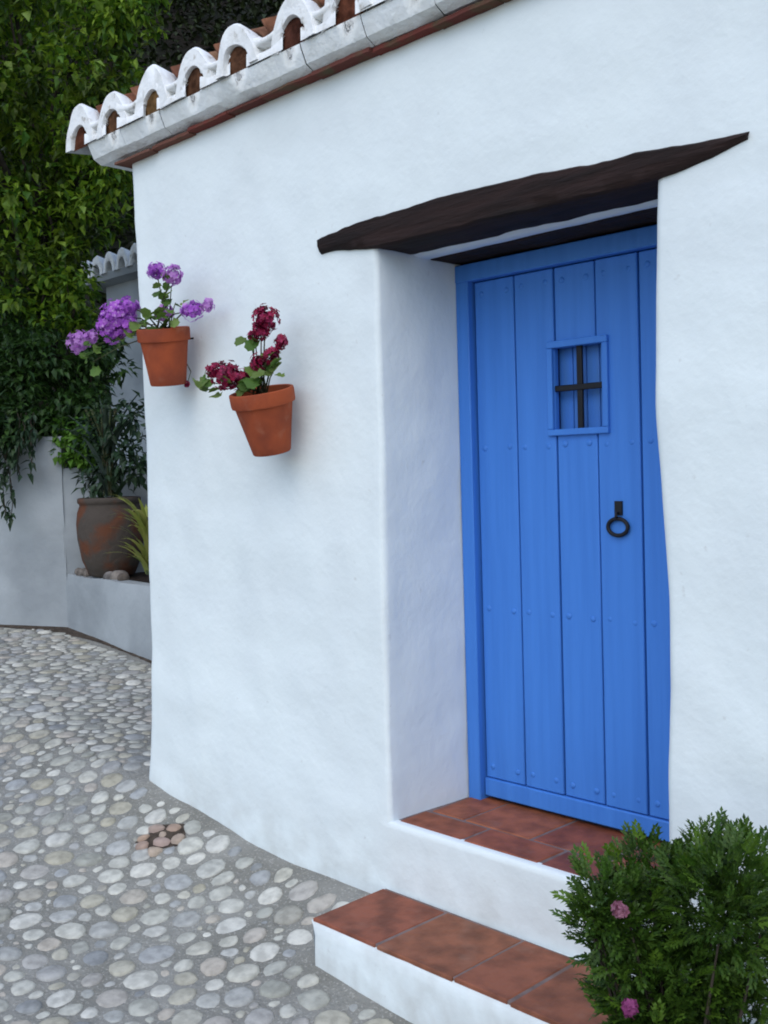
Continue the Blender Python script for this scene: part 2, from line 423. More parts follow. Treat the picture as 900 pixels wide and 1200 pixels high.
# ------------------------------------------------------------------ the house
house = thing('house', 'whitewashed cottage with blue plank door and scalloped tile eaves', 'house', (1.6, 0, 0))
HX = Vector(house.location)
def H(o, parent=None):      # parent to the house keeping world coordinates
    o.parent = parent or house
    if parent is None: o.location = Vector(o.location)-HX
    return o
CORN = [(-.4,-.03), (.09,-.012), (.14,-.005), (.37,.032), (.73,.058), (1.05,.06), (1.51,.078), (1.94,.073), (2.51,.064), (2.95,.048)]
JL = [(.25,1.619), (.37,1.617), (.6,1.614), (1.07,1.629), (1.52,1.632), (1.96,1.629), (2.31,1.631)]
JR = [(.25,2.722), (.66,2.725), (.9,2.735), (1.14,2.735), (1.28,2.727), (1.52,2.714), (1.66,2.706), (1.96,2.712), (2.31,2.727)]
def wy(x, z):       # hand-made unevenness of the front
    damp = .35 if (z > 2.22 and z < 2.45 and 1.2 < x < 3.1) else 1.0
    if z > 2.75: damp = max(.1, (2.95-z)/.2)
    if .2 < z < .32 and x > 1.5: damp = .4
    return (.012*fbm(Vector((x, 0, z)), 1.4) + .004*fbm(Vector((x, 3, z)), 6))*damp
def wxn(y, z, s): return .008*fbm(Vector((s, y, z)), 2.2)+.003*fbm(Vector((s, y, z)), 8)
ZS = [-.45, -.38, -.3, -.22, -.15, -.1, -.05, 0, .04, .08, .12, .155, .19, .22, .245, .262] + [.262+(2.296-.262)*k/56 for k in range(1, 57)] + [2.296+(2.965-2.296)*k/18 for k in range(1, 19)]
ZL, ZH = .262, 2.296
bm = bmesh.new(); FR = .022
FB = .05; XE = 6.2
rows = []
for z in ZS:
    xc = interp(z, CORN); jl, jr = interp(z, JL), interp(z, JR); row = []
    # side wall -> corner fillet -> front
    for k in range(8):
        y = 3.6*(1-k/8)+FB; row.append((xc+wxn(y, z, 1), y, z))
    for k in range(6):
        a = math.pi/2*k/5; x = xc+FB*(1-math.cos(a)); y = FB*(1-math.sin(a)); row.append((x, y+wy(x, z)*math.sin(a), z))
    x0, x1 = xc+FB, jl-FR
    for k in range(1, 49): x = lerp(x0, x1, k/48); row.append((x, wy(x, z), z))
    iL = len(row)-1
    x0, x1 = jl-FR, jr+.03
    for k in range(1, 28): x = lerp(x0, x1, k/27); row.append((x, wy(x, z), z))
    iR = len(row)-1
    for k in range(1, 71): x = lerp(x1, XE, k/70); row.append((x, wy(x, z), z))
    for k in range(1, 8): row.append((XE+.01, k*.5, z))
    rows.append([bm.verts.new(p) for p in row])
for j in range(len(ZS)-1):
    op = ZS[j] >= ZL-1e-6 and ZS[j+1] <= ZH+1e-6
    for i in range(len(rows[0])-1):
        if op and iL <= i < iR: continue
        bm.faces.new((rows[j][i], rows[j][i+1], rows[j+1][i+1], rows[j+1][i]))
# reveals
jrng = [j for j, z in enumerate(ZS) if ZL-1e-6 <= z <= ZH+1e-6]
prevL = prevR = None
for j in jrng:
    z = ZS[j]; jl, jr = interp(z, JL), interp(z, JR)
    inner = 1.646+.010*(z-.3)/2 -.012
    Lr = [rows[j][iL]]
    for k in range(1, 6):
        a = math.pi/2*k/5; x = jl-FR+FR*math.sin(a); Lr.append(bm.verts.new((x, FR*(1-math.cos(a))+wy(x, z)*math.cos(a), z)))
    for k in range(1, 15):
        t = k/14; y = lerp(FR, .47, t); Lr.append(bm.verts.new((lerp(jl, inner, t)+wxn(y, z, 3)*math.sin(math.pi*t*.9), y, z)))
    Rr = [rows[j][iR]]
    for k in range(1, 6):
        a = math.pi/2*k/5; x = jr+.03-.03*math.sin(a); Rr.append(bm.verts.new((x, .03*(1-math.cos(a))+wy(x, z)*math.cos(a), z)))
    for k in range(1, 15):
        t = k/14; y = lerp(.03, .47, t); Rr.append(bm.verts.new((lerp(jr, 2.68, t), y, z)))
    if prevL:
        for k in range(len(Lr)-1): bm.faces.new((prevL[k], prevL[k+1], Lr[k+1], Lr[k]))
        for k in range(len(Rr)-1): bm.faces.new((prevR[k+1], prevR[k], Rr[k], Rr[k+1]))
    prevL, prevR = Lr, Rr
# sill return of the threshold (rounded plaster edge in front of the tiles)
j0 = jrng[0]; edge = [rows[j0][i] for i in range(iL, iR+1)]
r2 = [bm.verts.new((v.co.x, v.co.y+.012, v.co.z+.007)) for v in edge]; r3 = [bm.verts.new((v.co.x, .05, .266)) for v in edge]
for k in range(len(edge)-1):
    bm.faces.new((edge[k], edge[k+1], r2[k+1], r2[k])); bm.faces.new((r2[k], r2[k+1], r3[k+1], r3[k]))
bm.normal_update()
me = bpy.data.meshes.new('wall'); bm.to_mesh(me); bm.free(); me.materials.append(M['plaster']); me.shade_smooth()
wall = bpy.data.objects.new('wall', me); COL.objects.link(wall); H(wall)
back = MB(); back.box((.1, 3.6, -.4), (6.2, 3.75, 2.96)); H(back.obj('back_wall', 'plaster'))

# landing inside the doorway
lb = MB(); lb.box((1.60, .03, .1), (2.74, .52, .2665)); landing = H(lb.obj('landing', 'grout'))
def tile_mesh(x0, x1, y0, y1, z0, z1, parent, seed):
    R = random.Random(seed); t = MB(); n = 4; vs = []; g_ = .006
    x0 += g_; x1 -= g_; y0 += g_; y1 -= g_
    j = lambda: R.uniform(-.0025, .0025)
    b = .004; zt = z1+R.uniform(-.0015, .0015)
    P = [(x0+j(), y0+j()), (x1+j(), y0+j()), (x1+j(), y1+j()), (x0+j(), y1+j())]
    cx_, cy_ = (x0+x1)/2, (y0+y1)/2
    for z, ins in ((z0, 0), (zt-b, 0), (zt, b)):
        for (x, y) in P: vs.append((x-math.copysign(ins, x-cx_), y-math.copysign(ins, y-cy_), z + (R.uniform(-.001,.001) if ins else 0)))
    t.add(vs, [(0,1,5,4),(1,2,6,5),(2,3,7,6),(3,0,4,7),(4,5,9,8),(5,6,10,9),(6,7,11,10),(7,4,8,11),(8,9,10,11)])
    o = t.obj('floor_tile', 'floor_tile'); o.parent = parent; return o
k = 0
for y0, y1, xs in ((.026, .182, (1.622, 1.93, 2.25, 2.56, 2.70)), (.182, .46, (1.64, 1.80, 2.10, 2.40, 2.68))):
    for x0, x1 in zip(xs, xs[1:]):
        k += 1; tile_mesh(x0, x1, y0, y1, .258, .2695, landing, k)

# lower step -------------------------------------------------------------
step = thing('entrance_step', 'low white step topped with terracotta tiles below the doorway', 'step', (2.3, -.18, 0))
def P0(o, root): o.parent = root; o.location = Vector(o.location)-Vector(root.location); return o
sb = MB(); N = 40
prof = [(-.368, -.45), (-.366, -.1), (-.364, -.02), (-.360, .008), (-.350, .019), (-.33, .021), (.02, .021)]
for i in range(N+1):
    x = lerp(1.586, 3.6, i/N)
    for (y, z) in prof:
        wob = .006*fbm(Vector((x, 9, z)), 3) + .002*fbm(Vector((x, 2, z)), 14)
        zz = z+.008*(x-2.1)*(1 if z > 0 else 0)*0
        xx = x + (.012*(z < 0) if i == 0 else 0) + (.02 if (i == 0 and y < -.35) else 0)
        sb.v.append((xx, y+(wob if y < -.3 else 0), zz))
np_ = len(prof)
for i in range(N):
    for q in range(np_-1):
        a = i*np_+q; sb.f.append((a, a+np_, a+np_+1, a+1))
sb.f.append(tuple(range(np_)))
sb.f.append(tuple(N*np_+q for q in range(np_))[::-1])
P0(sb.obj('step_body', 'plaster', None, True, sharp=50), step)
gb = MB(); gb.box((1.60, -.345, -.02), (3.58, -.012, .0290)); grout = P0(gb.obj('grout_bed', 'grout'), step)
for i, (x0, x1) in enumerate(((1.592, 1.90), (1.90, 2.225), (2.225, 2.43), (2.43, 2.745), (2.745, 3.06), (3.06, 3.36), (3.36, 3.575))):
    o = tile_mesh(x0, x1, -.356, -.018, .018, .032, step, 50+i); o.location = -Vector(step.location)

# lintel --------------------------------------------------------------------
top = [(1.341,2.367),(1.42,2.374),(1.50,2.382),(1.60,2.389),(1.676,2.387),(1.85,2.393),(2.027,2.396),(2.18,2.391),(2.333,2.384),(2.47,2.379),(2.601,2.369),(2.794,2.360),(2.90,2.356),(3.004,2.348)]
bot = [(1.352,2.306),(1.42,2.309),(1.50,2.300),(1.60,2.289),(1.676,2.284),(1.85,2.281),(2.027,2.280),(2.18,2.282),(2.333,2.279),(2.47,2.281),(2.601,2.280),(2.77,2.286),(2.90,2.306),(3.000,2.330)]
lm = MB(); NS = 64; YD = [-.020, -.017, 0, .08, .165]
def ip(P, t):
    f = t*(len(P)-1); i = min(int(f), len(P)-2); a, b = P[i], P[i+1]; f -= i
    return a[0]+(b[0]-a[0])*f, a[1]+(b[1]-a[1])*f
for i in range(NS+1):
    t = i/NS; (xt, zt), (xb, zb) = ip(top, t), ip(bot, t)
    zt += .004*fbm(Vector((xt, 0, 1)), 14)+.006*noise.noise(Vector((xt*5, 2, 1))); zb += .003*fbm(Vector((xb, 4, 1)), 14)+.004*noise.noise(Vector((xb*4, 7, 1)))
    mz = (zt+zb)/2; mx = (xt+xb)/2; fr = -.018+.006*fbm(Vector((mx, 1, 2)), 6)
    ring = [(xt, .165, zt), (xt, fr+.012, zt), (xt, fr+.002, zt-.006), (mx, fr-.002+.003*fbm(Vector((mx,5,0)),20), mz), (xb, fr+.002, zb+.008), (xb, fr+.012, zb), (xb, .08, zb+.001), (xb, .165, zb-.003)]
    lm.v += ring
for i in range(NS):
    for q in range(8):
        a = i*8+q; b = i*8+(q+1) % 8; lm.f.append((a, b, b+8, a+8))
lm.f.append(tuple(range(8))[::-1]); lm.f.append(tuple(NS*8+q for q in range(8)))
H(lm.obj('lintel', 'timber', None, True, sharp=45))
l2 = MB(); rings = []
for i in range(41):
    x = lerp(1.60, 2.76, i/40); zz = 2.272+.004*fbm(Vector((x, 8, 0)), 5)
    y0 = .262-.03*i/40+.004*fbm(Vector((x, 3, 0)), 7)
    l2.v += [(x, y0, 2.42), (x, y0, zz+.006), (x, y0+.006, zz), (x, .56, zz), (x, .56, 2.42)]
for i in range(40):
    for q in range(4):
        a = i*5+q; l2.f.append((a, a+5, a+6, a+1))
H(l2.obj('inner_lintel', 'timber', None, True, sharp=45))
l3 = MB()
for i in range(41):
    x = lerp(1.60, 2.76, i/40); zz = 2.276+.0025*fbm(Vector((x, 1, 0)), 4); y0 = .262-.03*i/40
    l3.v += [(x, .16, 2.30), (x, .185, zz+.003), (x, .205, zz-.002), (x, y0-.01, zz-.003), (x, y0+.01, 2.30)]
for i in range(40):
    for q in range(4):
        a = i*5+q; l3.f.append((a, a+5, a+6, a+1))
H(l3.obj('plaster_joint', 'plaster', None, True))

# door frame and door --------------------------------------------------------
fr = MB(); fr.box((1.640, .398, .262), (1.700, .47, 2.262)); H(fr.obj('door_jamb', 'blue', None, bevel=.004))
fr = MB(); fr.box((2.592, .398, .262), (2.668, .47, 2.262)); H(fr.obj('door_jamb', 'blue', None, bevel=.004))
fr = MB(); fr.box((1.641, .394, 2.200), (2.667, .468, 2.264)); H(fr.obj('door_head', 'blue', None, bevel=.004))
door = MB(); door.box((1.703, .448, .282), (2.589, .466, 1.632)).box((1.703, .448, 1.928), (2.589, .466, 2.198))
door.box((1.703, .448, 1.632), (2.056, .466, 1.928)).box((2.27, .448, 1.632), (2.589, .466, 1.928))
door = H(door.obj('door', 'groove'))
DC = Vector(house.location)
def D(o): o.parent = door; o.location = Vector((0,0,0)); return o
door.location = -DC     # mesh is in world coordinates
hx0, hx1, hz0, hz1 = 2.060, 2.268, 1.636, 1.924
edges = [1.706, 1.893, 2.067, 2.236, 2.403, 2.586]
for i, (a, b) in enumerate(zip(edges, edges[1:])):
    a += .0032; b -= .0032; y0 = .425+(.0015, 0, .002, -.001, .001)[i]; p = MB(); Y1 = .447
    def slab(P):
        n = len(P); p.add([(x, y0, z) for x, z in P]+[(x, Y1, z) for x, z in P], [tuple(range(n)), tuple(range(n, 2*n))[::-1]]+[(q, q+n, (q+1) % n+n, (q+1) % n) for q in range(n)])
    zb, zt = .355, 2.196
    if b < hx0+.004 or a > hx1: slab([(a, zb), (b, zb), (b, zt), (a, zt)])
    elif b < hx1: slab([(a, zb), (b, zb), (b, hz0), (a, hz0)]); slab([(a, hz1), (b, hz1), (b, zt), (a, zt)])
    else: slab([(a, zb), (b, zb), (b, zt), (a, zt), (a, hz1), (hx1, hz1), (hx1, hz0), (a, hz0)])
    D(p.obj('plank', 'blue', None, bevel=.0035))
p = MB(); p.box((1.705, .418, .284), (2.587, .4475, .352)); D(p.obj('bottom_rail', 'blue', None, bevel=.005))

p = MB()
p.box((2.040, .410, 1.618), (2.288, .452, 1.640)).box((2.040, .410, 1.920), (2.288, .452, 1.944)).box((2.040, .411, 1.6402), (2.0625, .452, 1.9198)).box((2.2655, .411, 1.6402), (2.288, .452, 1.9198))
D(p.obj('window_frame', 'blue', None, bevel=.003))
for x0, x1 in ((2.05, 2.108), (2.111, 2.164), (2.167, 2.218), (2.221, 2.275)):
    p = MB(); p.box((x0, .470, 1.622), (x1, .484, 1.938)); D(p.obj('shutter_board', 'blue_shutter', None, bevel=.003))
p = MB(); p.box((2.152, .430, 1.636), (2.174, .442, 1.924)); D(p.obj('grille_bar', 'iron', None, bevel=.003))
p = MB(); p.box((2.062, .426, 1.770), (2.266, .439, 1.791)); D(p.obj('grille_bar', 'iron', None, bevel=.003))
# knocker: back plate, staple and pear-shaped ring
p = MB(); p.box((2.302, .416, 1.345), (2.330, .4255, 1.392)); p.tube([(2.316, .424, 1.352), (2.316, .404, 1.352), (2.316, .402, 1.342), (2.316, .412, 1.335)], .005, 8)
D(p.obj('knocker_plate', 'iron', None, bevel=.003))
p = MB(); R = []
for k in range(29):
    a = 2*math.pi*k/28; R.append((2.316+.038*math.sin(a), .413, 1.306+.028*math.cos(a)))
p.tube(R, .0068, 8, False); D(p.obj('door_knocker', 'iron', None, True))
stud = MB(); stud.lathe([(.011, 0), (.010, .0018), (.006, .0033), (.0005, .0040)], 10, Matrix.Rotation(math.radians(90), 4, 'X'))
sm = stud.mesh('stud', 'blue', True)
for zz in (.398, .992, 1.585, 2.150):
    for i, (a, b) in enumerate(zip(edges, edges[1:])):
        for x in (a+.035, b-.035):

            place(sm, 'stud', door, (x, .4262, zz+rnd(-.004, .004)))

# eaves: thin brick course, cornice slabs, scalloped tile ends ------------------
x = .02; i = 0
while x < 6.2:
    L = rnd(.20, .31); zc = interp(x, [(0,2.922), (.4,2.932), (.77,2.938), (1.49,2.936), (1.82,2.932), (2.19,2.928), (6,2.93)])
    p = MB(); n = 7; out = -.046+rnd(-.010, .008); th = rnd(.009, .017)
    for k in range(n+1):
        xx = x+(L-.004)*k/n; o_ = out+.008*fbm(Vector((xx, 7, 0)), 11); c_ = .003*fbm(Vector((xx, 2, 0)), 16)
        p.v += [(xx, o_, zc-th/2+c_), (xx, o_+.003, zc+th/2+c_), (xx, .04, zc+th/2), (xx, .04, zc-th/2)]
    for k in range(n):
        for q in range(4):
            a = k*4+q; b = k*4+(q+1) % 4; p.f.append((a, b, b+4, a+4))
    p.f.append((3,2,1,0)); p.f.append(tuple(n*4+q for q in range(4)))
    H(p.obj('brick', 'thin_brick')); x += L
OC = -.11
CX = [-.185, .105, .42, .73, 1.03, 1.345, 1.63]
while CX[-1] < 6.1: CX.append(CX[-1]+.30)
x = -.125
while x < 6.2:
    L = .30+rnd(-.02, .02); p = MB(); dy = rnd(-.004, .004); dz = rnd(-.003, .003); n = 5
    for k in range(n+1):
        xx = x+(L-.0025)*k/n; w_ = .003*fbm(Vector((xx, 1, 4)), 6)
        sh = 0
        p.v += [(xx, -.010+dy+w_, 2.950+dz), (xx, -.036+dy+w_, 2.947+dz), (xx, -.074+dy+w_+.004*fbm(Vector((xx,6,1)),9), 2.968+dz), (xx, -.096+dy+w_+.003*fbm(Vector((xx,6,3)),9), 3.018+dz), (xx, -.100+dy, 3.034+dz), (xx, -.085, 3.040+dz), (xx, .14, 3.040), (xx, .14, 2.950)]
    for k in range(n):
        for q in range(8):
            a = k*8+q; b = k*8+(q+1) % 8; p.f.append((a, a+8, b+8, b))
    p.f.append(tuple(range(8))); p.f.append(tuple(n*7+q for q in range(8))[::-1])
    H(p.obj('cornice_slab', 'cornice', None, True, sharp=35)); x += L
ZB = 3.034; SL = math.tan(math.radians(24))
def arch(w, hh, n=16, flare=0.0):
    P = []
    for k in range(n+1):
        t = -1+2*k/n; a = math.pi*(k/n)
        xx = -w*math.cos(a); zz = hh*math.sin(a)**(.85 if hh < .15 else .80)
        P.append((xx*(1+flare*(1-math.sin(a))**2), zz))
    return P
def cover_end(seed):
    R = random.Random(seed); mb = MB(); hgt = .182*R.uniform(.92, 1.07); w_ = .100*R.uniform(.95, 1.06)
    out = arch(w_, hgt, 16, .30); inn = arch(.074*R.uniform(.93,1.05), .094*R.uniform(.93,1.08), 16)
    n = len(out); lean = R.uniform(-.012, .010)
    def ring(P, y, dz, s=1.0): return [(x*s+lean*z/.2+.004*noise.noise(Vector((x*14, z*14, seed*3))), y+.006*noise.noise(Vector((x*12+seed, z*12, 2))), z*s+dz+.007*noise.noise(Vector((x*11, z*11, seed*5+1)))) for x, z in P]
    # back of the outside -> front lip -> inside of the opening
    RR = [ring(out, .15, .01, .80), ring(out, .05, .004, .95), ring(out, .008, .003, 1.0), ring([(a*.97, b*.965) for a, b in out], -.004, 0), ring([(a*1.06, b*1.06) for a, b in inn], -.004, 0), ring(inn, .006, 0), ring(inn, .12, .12*SL*.5)]
    for r in RR: mb.v += r
    for i in range(len(RR)-1):
        for k in range(n-1):
            a = i*n+k; mb.f.append((a, a+1, a+1+n, a+n))
    return mb
def barrel(r0, r1, L, up=True, n=10, th=.014, arc=math.pi):
    mb = MB()
    for (ra, rb) in ((r0, r1), (r0-th, r1-th)):
        for y, r in ((0, ra), (L, rb)):
            for k in range(n+1):
                a = math.pi/2-arc/2+arc*k/n
                mb.v.append((r*math.cos(a), y, r*math.sin(a)*(1 if up else -1)))
    m_ = n+1
    for k in range(n):
        mb.f += [(k, k+1, m_+k+1, m_+k), (2*m_+k+1, 2*m_+k, 3*m_+k, 3*m_+k+1), (k+1, k, 2*m_+k, 2*m_+k+1), (m_+k, m_+k+1, 3*m_+k+1, 3*m_+k)]
    mb.f += [(0, m_, 3*m_, 2*m_), (n, 2*m_+n, 3*m_+n, m_+n)]
    return mb
roof = MB(); roof.add([(-.25, .0, 3.09), (6.3, .0, 3.09), (6.3, 3.8, 3.09+3.8*SL), (-.25, 3.8, 3.09+3.8*SL), (-.25, .0, 3.045), (6.3, .0, 3.045), (6.3, 3.8, 3.03), (-.25, 3.8, 3.03)],
                      [(0,1,2,3),(4,7,6,5),(0,4,5,1),(1,5,6,2),(2,6,7,3),(3,7,4,0)])
roof = H(roof.obj('roof', 'clay_fill'))
roof.location = -HX
cb = barrel(.088, .072, .45).mesh('cover_tile', 'roof_clay', True); hb = barrel(.072, .088, .45, False).mesh('channel_tile', 'roof_clay', True)
cbm = barrel(.088, .072, .45); hbm = barrel(.072, .088, .45, False)
ang = math.atan(SL); rows_ = MB()
for i, cx_ in enumerate(CX):
    dz = rnd(-.004, .004); yy = OC+rnd(-.008, .008)
    o = cover_end(i).obj('whitewashed_tile_end', 'white_tile', roof, True, sharp=50); o.location = (cx_, yy, ZB+dz); o.rotation_euler = (0, rnd(-.05,.05), rnd(-.05,.05))
    f = MB(); A = arch(.078, .10, 12)
    f.v = [(x_, .014+.006*noise.noise(Vector((x_*30+i, z_*30, i))), z_) for x_, z_ in A]+[(0, .010, .03)]
    f.f = [(k, k+1, len(A)) for k in range(len(A)-1)]+[(len(A)-1, 0, len(A))]
    o = f.obj('clay_filling', 'clay_fill', roof); o.location = (cx_, yy, ZB)
    o = place(cb, 'cover_tile', roof, (cx_, OC+.09, ZB+.085), (ang, 0, rnd(-.02,.02)))
    for r in range(1, 9):
        X = Matrix.Translation((cx_+rnd(-.006,.006), OC+.10+r*.36*math.cos(ang), ZB+.100+r*.36*math.sin(ang)+.012)) @ Matrix.Rotation(ang-.03, 4, 'X')
        rows_.add(cbm.v, cbm.f, X)
    if i < len(CX)-1:
        nx_ = (cx_+CX[i+1])/2; hw = (CX[i+1]-cx_)/2
        # white lip of the channel tile between two covers, with the slot left under it
        lp = MB(); n = 8; W_ = hw-.05
        def sec(prof):
            o_ = len(lp.v)
            for y, z, c in prof:
                for k in range(n+1):
                    t = -1+2*k/n; lp.v.append((t*W_, y, z+c*t*t))
            for j in range(len(prof)-1):
                for k in range(n):
                    a = o_+j*(n+1)+k; lp.f.append((a, a+1, a+n+2, a+n+1))
        sec([(.06, .094, .035), (.006, .080, .035), (0, .074, .035), (0, .062, .014), (.005, .057, .006), (.05, .056, .006)])
        sec([(.05, .028, .022), (.006, .029, .022), (0, .024, .022), (-.002, .0, 0)])
        lp.add([(-W_, .045, 0), (W_, .045, 0), (W_, .045, .10), (-W_, .045, .10)], [(0,1,2,3)])
        o = lp.obj('channel_lip', 'white_tile', roof, True, sharp=50); o.location = (nx_, OC-.001+rnd(-.004,.004), ZB)
        place(hb, 'channel_tile', roof, (nx_, OC+.05, ZB+.175), (ang, 0, rnd(-.02,.02)))
        for r in range(1, 9):
            X = Matrix.Translation((nx_, OC+.03+r*.36*math.cos(ang), ZB+.175+r*.36*math.sin(ang)+.008)) @ Matrix.Rotation(ang-.03, 4, 'X')
            rows_.add(hbm.v, hbm.f, X)
o = stuff(rows_.obj('roof_tiles', 'roof_clay_many', roof, True, sharp=50))

# ------------------------------------------------------------------ garden wall, planter, far house
gw = thing('garden_wall', 'shaded white garden wall under the hanging vine at far left', 'wall', (-3.9, 1.4, .3))
def wall_strip(path, z0, z1, thick, material, name, parent, nz=20, seed=0, step_=.12):
    P = [Vector(p) for p in path]; pts = []
    for a, b in zip(P, P[1:]):
        n = max(1, int((b-a).length/step_))
        for k in range(n): pts.append(a.lerp(b, k/n))
    pts.append(P[-1]); mb = MB(); m_ = nz+3
    for i, p in enumerate(pts):
        t = (pts[min(i+1, len(pts)-1)]-pts[max(i-1, 0)]).normalized(); nrm = Vector((t.y, -t.x))
        for j in range(nz+1):
            z = lerp(z0, z1, j/nz)
            if j == nz: z += .012*noise.noise(Vector((p.x*2, p.y*2, seed)))
            d = .014*fbm(Vector((p.x, p.y, z+seed)), 1.6)-(.015 if j == nz else 0)
            q = p+nrm*d; mb.v.append((q.x, q.y, z))
        q = p-nrm*(thick-.015); mb.v.append((q.x, q.y, z1)); q = p-nrm*thick; mb.v.append((q.x, q.y, z0))
    for i in range(len(pts)-1):
        for j in range(m_-1):
            a = i*m_+j; mb.f.append((a, a+m_, a+m_+1, a+1))
    mb.f.append(tuple(range(m_))); mb.f.append(tuple((len(pts)-1)*m_+q for q in range(m_))[::-1])
    o = mb.obj(name, material, None, True, sharp=50); P0(o, parent); return o
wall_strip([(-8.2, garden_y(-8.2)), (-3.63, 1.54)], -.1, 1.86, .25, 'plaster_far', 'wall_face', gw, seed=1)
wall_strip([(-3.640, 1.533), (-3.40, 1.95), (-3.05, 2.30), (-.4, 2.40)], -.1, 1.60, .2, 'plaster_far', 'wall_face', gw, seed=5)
pl = thing('planter', 'low white masonry planter bed holding the large weathered pot', 'planter', (-2.9, 1.6, .3))
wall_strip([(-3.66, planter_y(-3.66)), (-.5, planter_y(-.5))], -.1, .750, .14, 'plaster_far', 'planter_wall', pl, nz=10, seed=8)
sp = MB(); N = 26
for i in range(N+1):
    for j in range(9):
        x = lerp(-3.60, -.5, i/N); y = lerp(planter_y(x)+.05, min(2.34, 1.56+(x+3.64)*1.5), j/8)
        sp.v.append((x, y, .735+.02*fbm(Vector((x, y, 0)), 3)))
for i in range(N):
    for j in range(8):
        a = i*9+j; sp.f.append((a, a+9, a+10, a+1))
P0(sp.obj('soil', 'soil', None, True), pl)

fh = thing('far_house', 'distant white house with a short scalloped tile eave above foliage', 'house', (-5, 4.1, .4))
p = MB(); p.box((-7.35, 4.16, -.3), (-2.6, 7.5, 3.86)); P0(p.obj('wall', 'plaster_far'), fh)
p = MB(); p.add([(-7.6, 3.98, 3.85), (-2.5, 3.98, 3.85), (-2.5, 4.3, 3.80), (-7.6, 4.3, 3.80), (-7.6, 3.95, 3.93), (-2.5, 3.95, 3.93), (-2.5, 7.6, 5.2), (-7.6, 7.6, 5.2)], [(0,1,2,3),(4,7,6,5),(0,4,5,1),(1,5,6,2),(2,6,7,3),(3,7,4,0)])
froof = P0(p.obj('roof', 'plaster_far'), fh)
fm = cover_end(3); fme = fm.mesh('tile_end', 'white_tile', True)
fcl = barrel(.085, .08, 3.4, n=8).mesh('tile_row', 'roof_clay', True)
for i in range(17):
    x = -7.45+i*.285
    o = place(fme, 'whitewashed_tile_end', froof, (x, 3.93, 3.915), (0,0,0), (1.05, 1, 1.35)); 
    o = place(fcl, 'tile_row', froof, (x, 4.02, 4.0), (math.atan(1.27/3.65), 0, 0))

# ------------------------------------------------------------------ plants
UP = Vector((0, 0, 1))
def clump_leaves(mb, c, r, n, L, W, fill=.55, squash=.85, droop=.3, singles=None, vis=None):
    for i in range(n):
        v = rvec(); rad = r*(rnd(fill, 1.0) if random.random() < .75 else rnd(1.0, 1.18))
        p = Vector(c)+Vector((v.x*rad, v.y*rad, v.z*rad*squash))
        d = (v+rvec()*.8+Vector((0,0,-droop))).normalized(); s = rnd(.7, 1.25)
        up = (UP+rvec()*.5+v*.6)
        if singles is not None and vis(p, v): singles.append((p, d, up, L*s, W*s))
        else: leaf_quads(mb, p, d, up, L*s, W*s)
tree = thing('tree', 'tall leafy tree rising behind the garden wall at upper left', 'tree', (-5.6, 2.7, .5))
TR = [(-5.77,2.36,5.73,.59),(-4.88,2.57,5.68,.44),(-4.27,2.61,5.61,.27),(-5.06,2.33,4.97,.48),(-4.46,2.52,5.0,.33),(-5.23,2.13,4.41,.52),(-4.66,2.44,4.5,.39),(-4.5,2.58,4.22,.27),(-4.87,2.18,3.88,.47),(-4.89,1.85,3.53,.46),(-4.86,2.47,3.8,.32),(-4.73,2.0,3.14,.42),(-4.54,2.18,2.98,.22),(-6.24,1.87,5.42,.76),(-5.73,1.59,3.95,.72),(-5.84,2.34,6.49,.59),(-5.22,2.83,6.51,.5),(-4.78,2.24,3.4,.27)]
TR += [(-6.6,3.0,5.0,.8),(-6.2,3.4,6.2,.8),(-6.7,2.6,6.4,.7),(-5.6,3.3,4.9,.6)]
TR += [(-5.6,.9,4.6,.8),(-5.2,.3,5.2,.8),(-6.3,.6,5.4,.9),(-5.4,1.2,5.9,.8),(-6.4,1.4,6.3,.9),(-6.0,.0,4.4,.7),(-4.6,-.3,5.0,.8),(-4.3,.4,5.6,.8),(-3.6,-.2,5.8,.7)]
tk = MB()
trunk = [(-5.6,2.7,.2),(-5.55,2.68,1.4),(-5.62,2.62,2.5),(-5.55,2.65,3.4),(-5.6,2.6,4.3)]
tk.tube(trunk, [.17,.14,.12,.10,.07], 10); P0(tk.obj('trunk', 'bark', None, True), tree)
for (x, y, z, r) in TR:
    b = Vector(trunk[3 if z > 4.2 else 2]); e_ = Vector((x, y, z)); mid = b.lerp(e_, .5)+Vector((rnd(-.1,.1), rnd(-.1,.1), .15))
    t = MB(); t.tube([b, mid, e_, e_+Vector((rnd(-.1,.1), rnd(-.1,.1), r*.7))], [.045, .03, .016, .006], 6); P0(t.obj('limb', 'bark', None, True), tree)
crown = MB(); singles = []
def front(p, v):
    q = project(p)
    return bool(q and -5 < q[0] < 180 and -5 < q[1] < 330 and v.dot((camp-p).normalized()) > .45 and v.z > -.2 and random.random() < .22)
